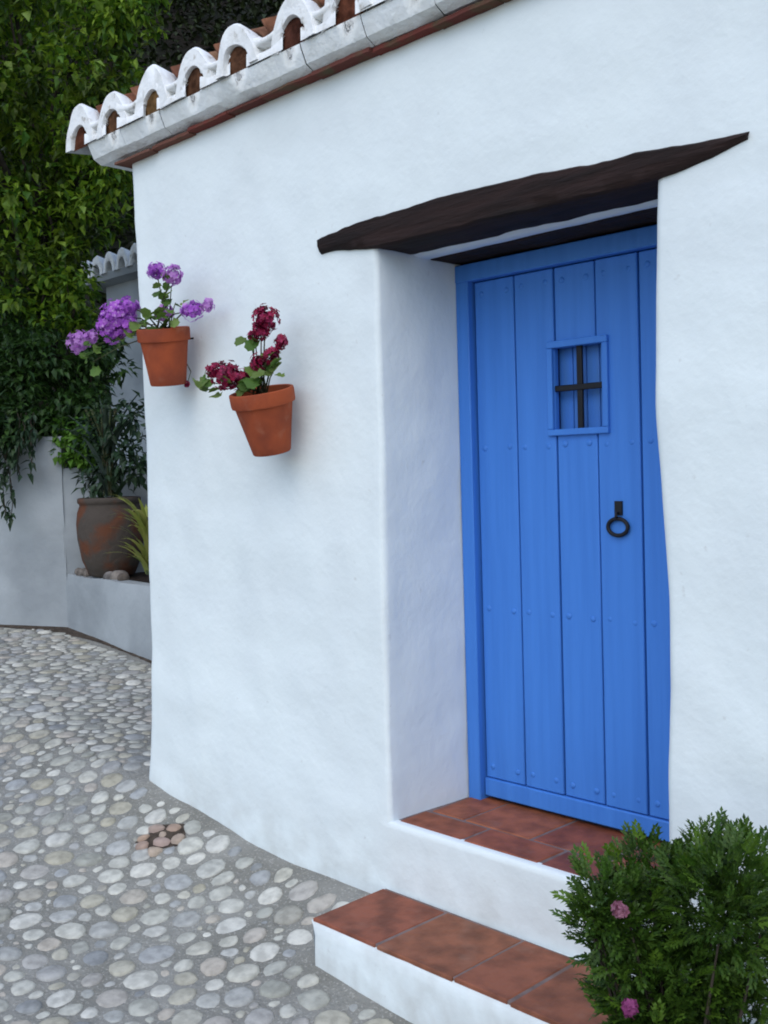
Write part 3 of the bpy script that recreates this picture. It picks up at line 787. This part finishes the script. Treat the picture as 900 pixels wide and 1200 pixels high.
for (x, y, z, r) in TR:
    # sub-clumps give light and dark pockets
    for s in range(int(8*r/.4)+3):
        v = rvec(); c = Vector((x, y, z))+v*r*rnd(.35, 1.0); rr = rnd(.09, .19)
        clump_leaves(crown, c, rr, int(40), .10, .055, .3, .8, .5, singles, front)
    # long leafy shoots rising out of each clump
    tw = MB()
    for s in range(int(9*r/.4)):
        v = rvec(); v.z = abs(v.z)*.8+.25; v.normalize(); a0 = Vector((x, y, z))+v*r*.5; ln = rnd(.35, .75); bend = Vector((rnd(-.2,.2), rnd(-.2,.2), -.12))
        P = [a0+v*ln*q/5+bend*(q/5)**2*ln for q in range(6)]
        tw.tube(P, [.006, .005, .004, .003, .002, .001], 4)
        for q in range(int(ln*40)):
            t = rnd(.25, 1)*5; i = min(int(t), 4); p = P[i].lerp(P[i+1], t-i); d = (v*.5+rvec()+Vector((0, 0, -.35))).normalized(); L = rnd(.08, .135)
            if front(p, v) and len(singles) < 2000: singles.append((p, d, UP+rvec()*.5, L, L*.5))
            else: leaf_quads(crown, p, d, UP+rvec()*.5, L, L*.5)
    P0(tw.obj('twig', 'stem'), tree)
random.shuffle(singles)
leafs = []
for k in range(4):
    l_ = MB(); leaf_quads(l_, Vector((0,0,0)), Vector((0,1,-.1*k)), UP, 1, .6+.04*k, .2, .15+.05*k); leafs.append(l_.mesh('leaf', 'leaf_tree_one', False))
def leaf_obj(meshes, p, d, up, L, root, name='leaf'):
    d = d.normalized(); s = d.cross(up)
    if s.length < 1e-3: s = d.orthogonal()
    s.normalize(); nrm = s.cross(d)
    R = Matrix((s, d, nrm)).transposed()
    return place(random.choice(meshes), name, root, Vector(p)-Vector(root.location), R.to_euler(), (L, L, L))
for (p, d, up, L, W) in singles[:290]: leaf_obj(leafs, p, d, up, L*1.1, tree)
for (p, d, up, L, W) in singles[290:]: leaf_quads(crown, p, d, up, L, W)
stuff(P0(crown.obj('crown', 'leaf_tree'), tree))

# shrubs leaning over the garden wall
SH = [(-4.5,1.72,2.57,.37),(-4.25,1.88,2.48,.31),(-4.13,2.14,2.52,.25),(-4.21,1.61,2.11,.32),(-4.02,1.94,2.1,.25),(-4.51,1.41,2.26,.4),(-3.83,1.66,1.98,.19),(-4.27,2.3,2.73,.18),(-4.9,1.6,2.5,.45),(-5.0,1.9,3.0,.4),(-4.15,1.22,1.92,.17),(-3.95,1.30,1.93,.15),(-4.3,1.1,1.9,.2),(-4.05,1.36,2.0,.2)]
shrub = thing('wall_shrub', 'dark green shrub mass spilling over top of the garden wall', 'shrub', (-4.4, 1.75, .5))
f = MB()
for (x, y, z, r) in SH:
    for s in range(int(9*r/.3)+4):
        v = rvec(); clump_leaves(f, Vector((x, y, z))+v*r*rnd(.4, .95), rnd(.09, .16), 40, .095, .045, .3, .9, .5)
stuff(P0(f.obj('foliage', 'leaf_shrub'), shrub))
t = MB()
for (x, y, z, r) in SH: t.tube([(-4.4+rnd(-.1,.1), 1.85, .4), ((x-4.4)/2, (y+1.85)/2, z*.6), (x, y, z)], [.03, .02, .008], 6)
P0(t.obj('stem', 'bark', None, True), shrub)
ys = thing('young_shrub', 'bright green young shoots on top of wall left of the big pot', 'shrub', (-3.72, 1.72, 1.6))
f = MB()
for (x, y, z, r) in [(-3.60,1.64,1.74,.14),(-3.52,1.72,1.78,.13),(-3.46,1.70,1.68,.09),(-3.68,1.66,1.88,.1)]:
    for s in range(7): clump_leaves(f, Vector((x, y, z))+rvec()*r*.8, .07, 26, .075, .045, .3, .9, .5)
stuff(P0(f.obj('foliage', 'leaf_bright'), ys))
t = MB()
for k in range(5): t.tube([(-3.75, 1.72, 1.55), (-3.7+rnd(-.1,.1), 1.68, 1.7), (-3.62+rnd(-.15,.15), 1.65, 1.85)], [.01, .006, .003], 5)
P0(t.obj('stem', 'stem'), ys)

# hanging vine
vine = thing('hanging_vine', 'dark leafy vine trailing down the white garden wall', 'vine', (-4.0, 1.2, 1.9))
vs = MB(); vl = MB()
for k in range(17):
    x = rnd(-4.35, -3.74); y = garden_y(x)-rnd(.05, .14); z0 = 2.05; ln = rnd(.45, .86) if x < -3.82 else rnd(.2,.5)
    P = [(x+.03*math.sin(q*2.1+k)+.02*q, y-.015*q, z0-ln*q/6) for q in range(7)]
    vs.tube(P, .0035, 4)
    for q in range(int(ln*50)):
        t = random.random(); i = min(int(t*6), 5); a = Vector(P[i]).lerp(Vector(P[i+1]), t*6-i)
        leaf_quads(vl, a, Vector((rnd(-1,1), rnd(-1,.3), rnd(-1.4,.1))), UP+rvec()*.4, rnd(.07, .11), rnd(.028, .042))
P0(vs.obj('stem', 'bark'), vine); stuff(P0(vl.obj('foliage', 'leaf_vine'), vine))

# weathered pot in the planter with dark strap-leaved plant
bp = thing('large_plant_pot', 'big weathered terracotta jar with dark leafy plant in the planter', 'flower pot', (-3.137, 1.672, .752))
prof = [(.15,0),(.175,.02),(.225,.15),(.250,.34),(.256,.48),(.245,.58),(.228,.64),(.230,.655),(.242,.665),(.244,.70),(.232,.712),(.225,.705),(.218,.66),(.215,.60)]
prof = [(a, b*.86) for a, b in prof]
p = MB(); p.lathe(prof, 36, None, .05, 2); p.obj('pot', 'old_pot', bp, True)
p = MB(); p.lathe([(.001,.55),(.12,.555),(.212,.54)], 20); p.obj('soil', 'soil', bp, True)
strap = []
for k in range(4):
    l_ = MB(); n = 6
    for q in range(n+1):
        t = q/n; w_ = .5*.085*math.sin(math.pi*min(1, t*.9+.12))**.7*(1 if t < 1 else 0); z = .55*t-.35*t*t*(.6+.25*k); y = t*.9
        l_.v += [(-w_, y, z+.02), (0, y, z), (w_, y, z+.02)]
    for q in range(n):
        a = q*3; l_.f += [(a, a+1, a+4, a+3), (a+1, a+2, a+5, a+4)]
    strap.append(l_.mesh('leaf', 'leaf_grey', True))
for k in range(20):
    a = rnd(0, 6.283); L = rnd(.30, .52); tilt = rnd(.3, 1.3); o_z = rnd(-.08, .45)
    o = place(random.choice(strap), 'leaf', bp, (math.cos(a)*.05, math.sin(a)*.05, .64+o_z), (tilt, 0, a-math.pi/2), (L*1.1, L, L))
t = MB()
for k in range(9): t.tube([(rnd(-.06,.06), rnd(-.06,.06), .62), (rnd(-.05,.05), rnd(-.05,.05), .95), (rnd(-.12,.12), rnd(-.12,.12), 1.3)], .008, 5)
t.obj('stem', 'stem', bp)
f = MB()
for (x, y, z, r) in [(0,0,.80,.17),(.12,.08,1.0,.18),(.15,.1,1.25,.17),(-.12,0,1.05,.17),(.2,.12,.85,.14),(-.1,-.05,.75,.14),(.02,0,1.2,.16)]:
    clump_leaves(f, (x, y, z), r, 90, .095, .042, .2, 1, .5)
stuff(f.obj('foliage', 'leaf_vine', bp))

# small rubble stones in the planter in front of the pot
def pebble(seed, name, material):
    mb = MB(); n = 10; R = random.Random(seed); ph = [R.uniform(.85, 1.12) for _ in range(n)]
    for lat in (-60, -30, 0, 30, 60):
        for k in range(n):
            a = 2*math.pi*k/n; c = math.cos(math.radians(lat))*ph[k]*R.uniform(.94, 1.06)
            mb.v.append((c*math.cos(a), c*math.sin(a), math.sin(math.radians(lat))))
    mb.v += [(0, 0, -.95), (0, 0, .95)]
    for i in range(4):
        for k in range(n): a = i*n+k; b = i*n+(k+1) % n; mb.f.append((a, b, b+n, a+n))
    for k in range(n): mb.f.append(((k+1) % n, k, 5*n)); mb.f.append((4*n+k, 4*n+(k+1) % n, 5*n+1))
    return mb.mesh(name, material, True)
rubs = [pebble(70+i, 'rubble_stone', 'rubble') for i in range(4)]
rub_lab = ['pale rubble stone at the left foot of the big pot', 'brown rubble stone wedged against front of the big pot', 'grey rubble stone in middle before the big pot',
           'light rubble stone right of centre before the big pot', 'dark rubble stone at the right foot of the big pot', 'small rubble stone furthest right beside the big pot']
for k, (x, y, r) in enumerate(((-3.52,1.60,.05),(-3.42,1.585,.06),(-3.33,1.565,.045),(-2.93,1.53,.06),(-2.84,1.56,.075),(-2.74,1.53,.055))):
    o = place(rubs[k % 4], 'rubble_stone', None, (x, y, .765), (rnd(-.2,.2), rnd(-.2,.2), k), (r, r*.8, r*.75))
    o['label'] = rub_lab[k]; o['category'] = 'stone'; o['group'] = 'stones in the planter'
# yellow-green plant by the house corner
yp = thing('spiky_plant', 'yellow green narrow leaved plant in planter beside the house corner', 'plant', (-2.50, 1.60, .80))
l_ = MB(); n = 5
for q in range(n+1):
    t = q/n; w_ = .022*(1-t)**.6; l_.v += [(-w_, t*.8, .8*t-.5*t*t), (w_, t*.8, .8*t-.5*t*t)]
for q in range(n): a = q*2; l_.f.append((a, a+1, a+3, a+2))
lm_ = l_.mesh('leaf', 'leaf_yellow', True)
for k in range(75):
    a = rnd(0, 6.283); L = rnd(.30, .5); place(lm_, 'leaf', yp, (0, 0, rnd(0, .38)), (rnd(-.1, .6), 0, a), (L*2.2, L, L))
t = MB(); t.tube([(0,0,0), (.01,0,.25), (0,.01,.42)], [.02,.015,.01], 7); t.obj('stem', 'stem', yp)

# ------------------------------------------------------------------ wall pots with geraniums
def blossom(mb, c, R, nf, ps=.0108):
    """rounded umbel of five-petalled florets"""
    for i in range(int(nf*1.35)):
        v = rvec(); ctr = Vector(c)+v*R*rnd(.02, 1.0)**.45
        nrm = (v+rvec()*.35).normalized(); u = nrm.orthogonal().normalized(); w_ = nrm.cross(u); ph = rnd(0, 6.28)
        for k in range(5):
            a = ph+k*1.2566; d = u*math.cos(a)+w_*math.sin(a); s = nrm.cross(d)
            p0 = ctr; p1 = ctr+d*ps*.75+s*ps*.5+nrm*ps*.15; p2 = ctr+d*ps*1.35+nrm*ps*rnd(-.1,.25); p3 = ctr+d*ps*.75-s*ps*.5+nrm*ps*.15
            mb.add([p0, p1, p2, p3], [(0, 1, 2), (0, 2, 3)])
gl = []
for k in range(4):       # round scalloped geranium leaf
    l_ = MB(); n = 13; l_.v.append((0, .0, 0))
    for q in range(n+1):
        a = math.radians(-155+310*q/n); rr = 1+.09*math.cos(q*math.pi)+.03*k*math.sin(a*2)
        l_.v.append((math.sin(a)*rr*.5, .35+math.cos(a)*rr*.5, .10*math.cos(2*a)+.08*rr))
    for q in range(n): l_.f.append((0, q+2, q+1))
    gl.append(l_.mesh('leaf', 'leaf_pot', False))
def wall_pot(label, top_c, bot_c, r_top, r_bot, flowers, leaves, seed, extra):
    T, B = Vector(top_c), Vector(bot_c); ax = (T-B).normalized(); hgt = (T-B).length
    root = thing('wall_flower_pot', label, 'flower pot', tuple(B), 'flower pots hung on the wall')
    Rm = Vector((0,0,1)).rotation_difference(ax).to_matrix().to_4x4()
    rt, rb = r_top, r_bot; h_ = hgt; rim = h_*.24
    rl = rt*.90
    prof = [(.001,0),(rb*.96,0),(rb,.004)]+[(lerp(rb, rl, q/6), .004+(h_-rim-.004)*q/6) for q in range(1, 7)]+[(rt*.985,h_-rim+.003),(rt*1.0,h_-rim+.010),(rt*1.01,h_-.010),(rt*1.0,h_-.002),(rt*.96,h_),(rt*.90,h_-.003),(rt*.87,h_-.03)]
    p = MB(); p.lathe(prof, 36, Rm, .012, seed); o = p.obj('pot', 'pot', root, True, sharp=40)
    p = MB(); p.lathe([(.001,h_-.018),(rt*.5,h_-.02),(rt*.885,h_-.026)], 20, Rm); p.obj('soil', 'soil', root, True)
    # hook from the back of the rim to the wall
    p = MB(); e_ = Rm @ Vector((0, rl, h_-rim)); p.tube([e_, Vector((e_.x, -B.y+.01, e_.z+.01))], .004, 6); p.obj('hook', 'iron', root, True)
    for (m_, c, R, nf) in flowers:
        c = Vector(c)-B; mb = MB(); blossom(mb, c, R, nf); mb.obj('blossom', m_, root)
        s = T-B+Vector((rnd(-.03,.03), rnd(-.03,.03), -.02)); md = s.lerp(c, .5)+Vector((0,0,.03))
        q = MB(); q.tube([s, md, c], [.004,.003,.002], 5); q.obj('stem', 'stem', root, True)
    for (c, n, sz) in leaves:
        c = Vector(c)-B
        s = T-B+Vector((rnd(-.03,.03), rnd(-.03,.03), -.02)); q = MB(); q.tube([s, s.lerp(c,.6)+Vector((0,0,.015)), c], [.003,.0025,.002], 5); q.obj('stem', 'stem', root, True)
        for k in range(n):
            p_ = c+rvec()*sz*.75; d = Vector((rnd(-1,1), rnd(-1,.2), rnd(-.5,.6))); up = Vector((rnd(-.4,.4)+.4, -.7, .8))
            d.normalize(); s_ = d.cross(up).normalized(); nrm = s_.cross(d); sc = sz*rnd(.8, 1.25)
            place(random.choice(gl), 'leaf', root, p_, Matrix((s_, d, nrm)).transposed().to_euler(), (sc, sc, sc))
    extra(root, B)
    return root
def bud(root, B):
    q = MB(); q.tube([Vector((.50,-.03,1.99))-B, Vector((.545,-.04,1.95))-B, Vector((.545,-.06,1.90))-B], .002, 4); q.obj('stem', 'stem', root)
    mb = MB(); blossom(mb, Vector((.542,-.06,1.898))-B, .013, 8, .009); mb.obj('blossom', 'crimson', root)
wall_pot('upper left wall pot spilling violet geranium flowers past the corner', (.509,-.145,2.129), (.484,-.112,1.898), .108, .074,
    [('lilac',(.199,-.36,2.093),0.052,58),('lilac',(.262,-.33,2.110),0.033,20),('violet',(.368,-.27,2.179),0.079,140),('violet',(.345,-.29,2.135),0.064,91),('violet',(.42,-.25,2.215),0.046,48),
     ('violet',(.411,-.25,2.14),0.044,37),('violet',(.497,-.16,2.364),0.039,52),('lilac',(.6,-.15,2.332),0.044,52),('lilac',(.533,-.15,2.185),0.044,45),('violet',(.686,-.12,2.180),0.046,52),('lilac',(.764,-.1,2.195),0.031,20)],
    [((.551,-.15,2.275),5,.045),((.590,-.15,2.29),3,.04),((.474,-.2,2.142),7,.05),((.53,-.19,2.15),6,.05),((.60,-.17,2.15),5,.045),((.267,-.34,2.0),5,.045),((.29,-.33,2.07),4,.04),((.408,-.25,2.095),4,.045),((.60,-.14,2.22),3,.04)], 3, bud)
wall_pot('tilted terracotta wall pot with dark crimson geraniums below the violet one', (1.161,-.155,1.825), (1.146,-.10,1.595), .120, .072,
    [('crimson',(1.195,-.15,2.083),0.053,81),('crimson',(1.18,-.16,2.045),0.038,40),('crimson',(1.255,-.13,1.995),0.027,21),('crimson',(1.15,-.17,2.025),0.025,16),('crimson',(1.079,-.25,1.882),0.056,81),('crimson',(1.117,-.22,1.872),0.047,48),
     ('crimson',(1.185,-.18,1.922),0.036,35),('crimson',(1.235,-.16,1.945),0.029,24),('crimson',(1.035,-.27,1.902),0.029,21)],
    [((1.145,-.18,1.99),5,.042),((1.155,-.17,2.02),2,.035),((1.017,-.28,1.857),6,.05),((1.06,-.26,1.84),4,.045),((1.195,-.2,1.853),8,.05),((1.231,-.14,1.955),4,.035),((1.23,-.15,1.885),6,.045),((1.166,-.22,1.845),5,.045)], 6, lambda r, B: None)

# ------------------------------------------------------------------ pink-flowered bush by the steps
bc = Vector((3.12, -.58, .40))
bush = thing('flowering_bush', 'rounded green bush with pink flowers beside the entrance step', 'bush', (3.15, -.62, gz(3.15, -.62)))
BB = Vector(bush.location)
def frond(seed):     # feathery, deeply cut leaf
    R = random.Random(seed); l_ = MB()
    segs = [(0, 0, 0, 1.0)]
    l_.tube([(0,0,0),(0,.5,.03),(0,1,-.08)], [.018,.014,.006], 3, False)
    for q in range(9):
        t = .22+.78*q/8; sgn = 1 if q % 2 else -1; ln = .42*(1-.55*t)+.08
        p = Vector((0, t, .03-.1*t*t)); a = math.radians(R.uniform(32, 58))*sgn
        if q == 8: a = 0; ln = .25
        d = Vector((math.sin(a), math.cos(a), R.uniform(-.15,.15)))
        leaf_quads(l_, p, d, Vector((R.uniform(-.2,.2), 0, 1)), ln*1.1, .15, .12, .2)
        if q < 7: 
            pm = p+d*ln*.45; d2 = Vector((math.sin(a*.2), math.cos(a*.2), 0)); leaf_quads(l_, pm, d2, UP, ln*.6, .15, .12, .2)
    return l_
fb = [frond(i) for i in range(5)]; fms = [b.mesh('leaf', 'leaf_bush', False) for b in fb]
tips = []; many = MB()
BL = [(3.069,-.433,.421,.186),(2.961,-.659,.560,.062),(2.955,-.66,.50,.05),(2.999,-.547,.601,.065),(3.049,-.352,.589,.056),(3.126,-.30,.575,.072),(3.001,-.625,.452,.071),(3.19,-.34,.374,.19),(3.0,-.60,.50,.085),(3.02,-.62,.36,.09),(3.06,-.62,.27,.09),(3.074,-.556,.337,.117),(3.176,-.511,.561,.129),(3.168,-.469,.183,.207)]
for (x, y, z, r) in BL:
    for k in range(int(110+480*(r/.2)**2) if r > .08 else 75):
        v = rvec(); p = Vector((x, y, z))+v*r*rnd(.5, 1.0); q = project(p)
        if p.y > -.03: continue
        inside = any((p-Vector((X, Y, Z))).length < R_*.75 for X, Y, Z, R_ in BL)
        d = (v+UP*.6+rvec()*.5).normalized(); tips.append((p, d, (UP+v*.4+rvec()*.5), rnd(.034, .062), inside, q))
def score(t):
    v = t[5]; return -1 if (t[4] or not v or not (600 < v[0] < 915 and 900 < v[1] < 1215)) else t[3]/v[2]+.02*random.random()
tips.sort(key=score, reverse=True)
for i, (p, d, up, L, ins, q) in enumerate(tips):
    s = d.cross(up).normalized(); nrm = s.cross(d); R = Matrix((s, d, nrm)).transposed()
    if i < 290 and not ins: place(random.choice(fms), 'leaf', bush, p-BB, R.to_euler(), (L, L, L))
    else: b = random.choice(fb); many.add(b.v, b.f, Matrix.Translation(p) @ R.to_4x4() @ Matrix.Scale(L, 4))
o = stuff(many.obj('foliage', 'leaf_bush_many')); P0(o, bush)
for k in range(34):
    x, y, z, r = random.choice(BL); e_ = Vector((x, y, z))+rvec()*r*.7
    if e_.y > -.05: continue
    q = MB(); b0 = BB+Vector((rnd(-.05,.05), rnd(-.05,.05), 0)); q.tube([b0-BB, (b0.lerp(e_, .5)+Vector((0,0,.04)))-BB, e_-BB], [.007, .005, .0025], 5); q.obj('stem', 'bark', bush, True)
def pompom(c, R, material):
    mb = MB(); blossom(mb, Vector(c), R, 22, R*.62); P0(mb.obj('flower', material), bush)
pompom((3.074,-.760,.598), .015, 'pink'); pompom((3.090,-.755,.397), .016, 'magenta')
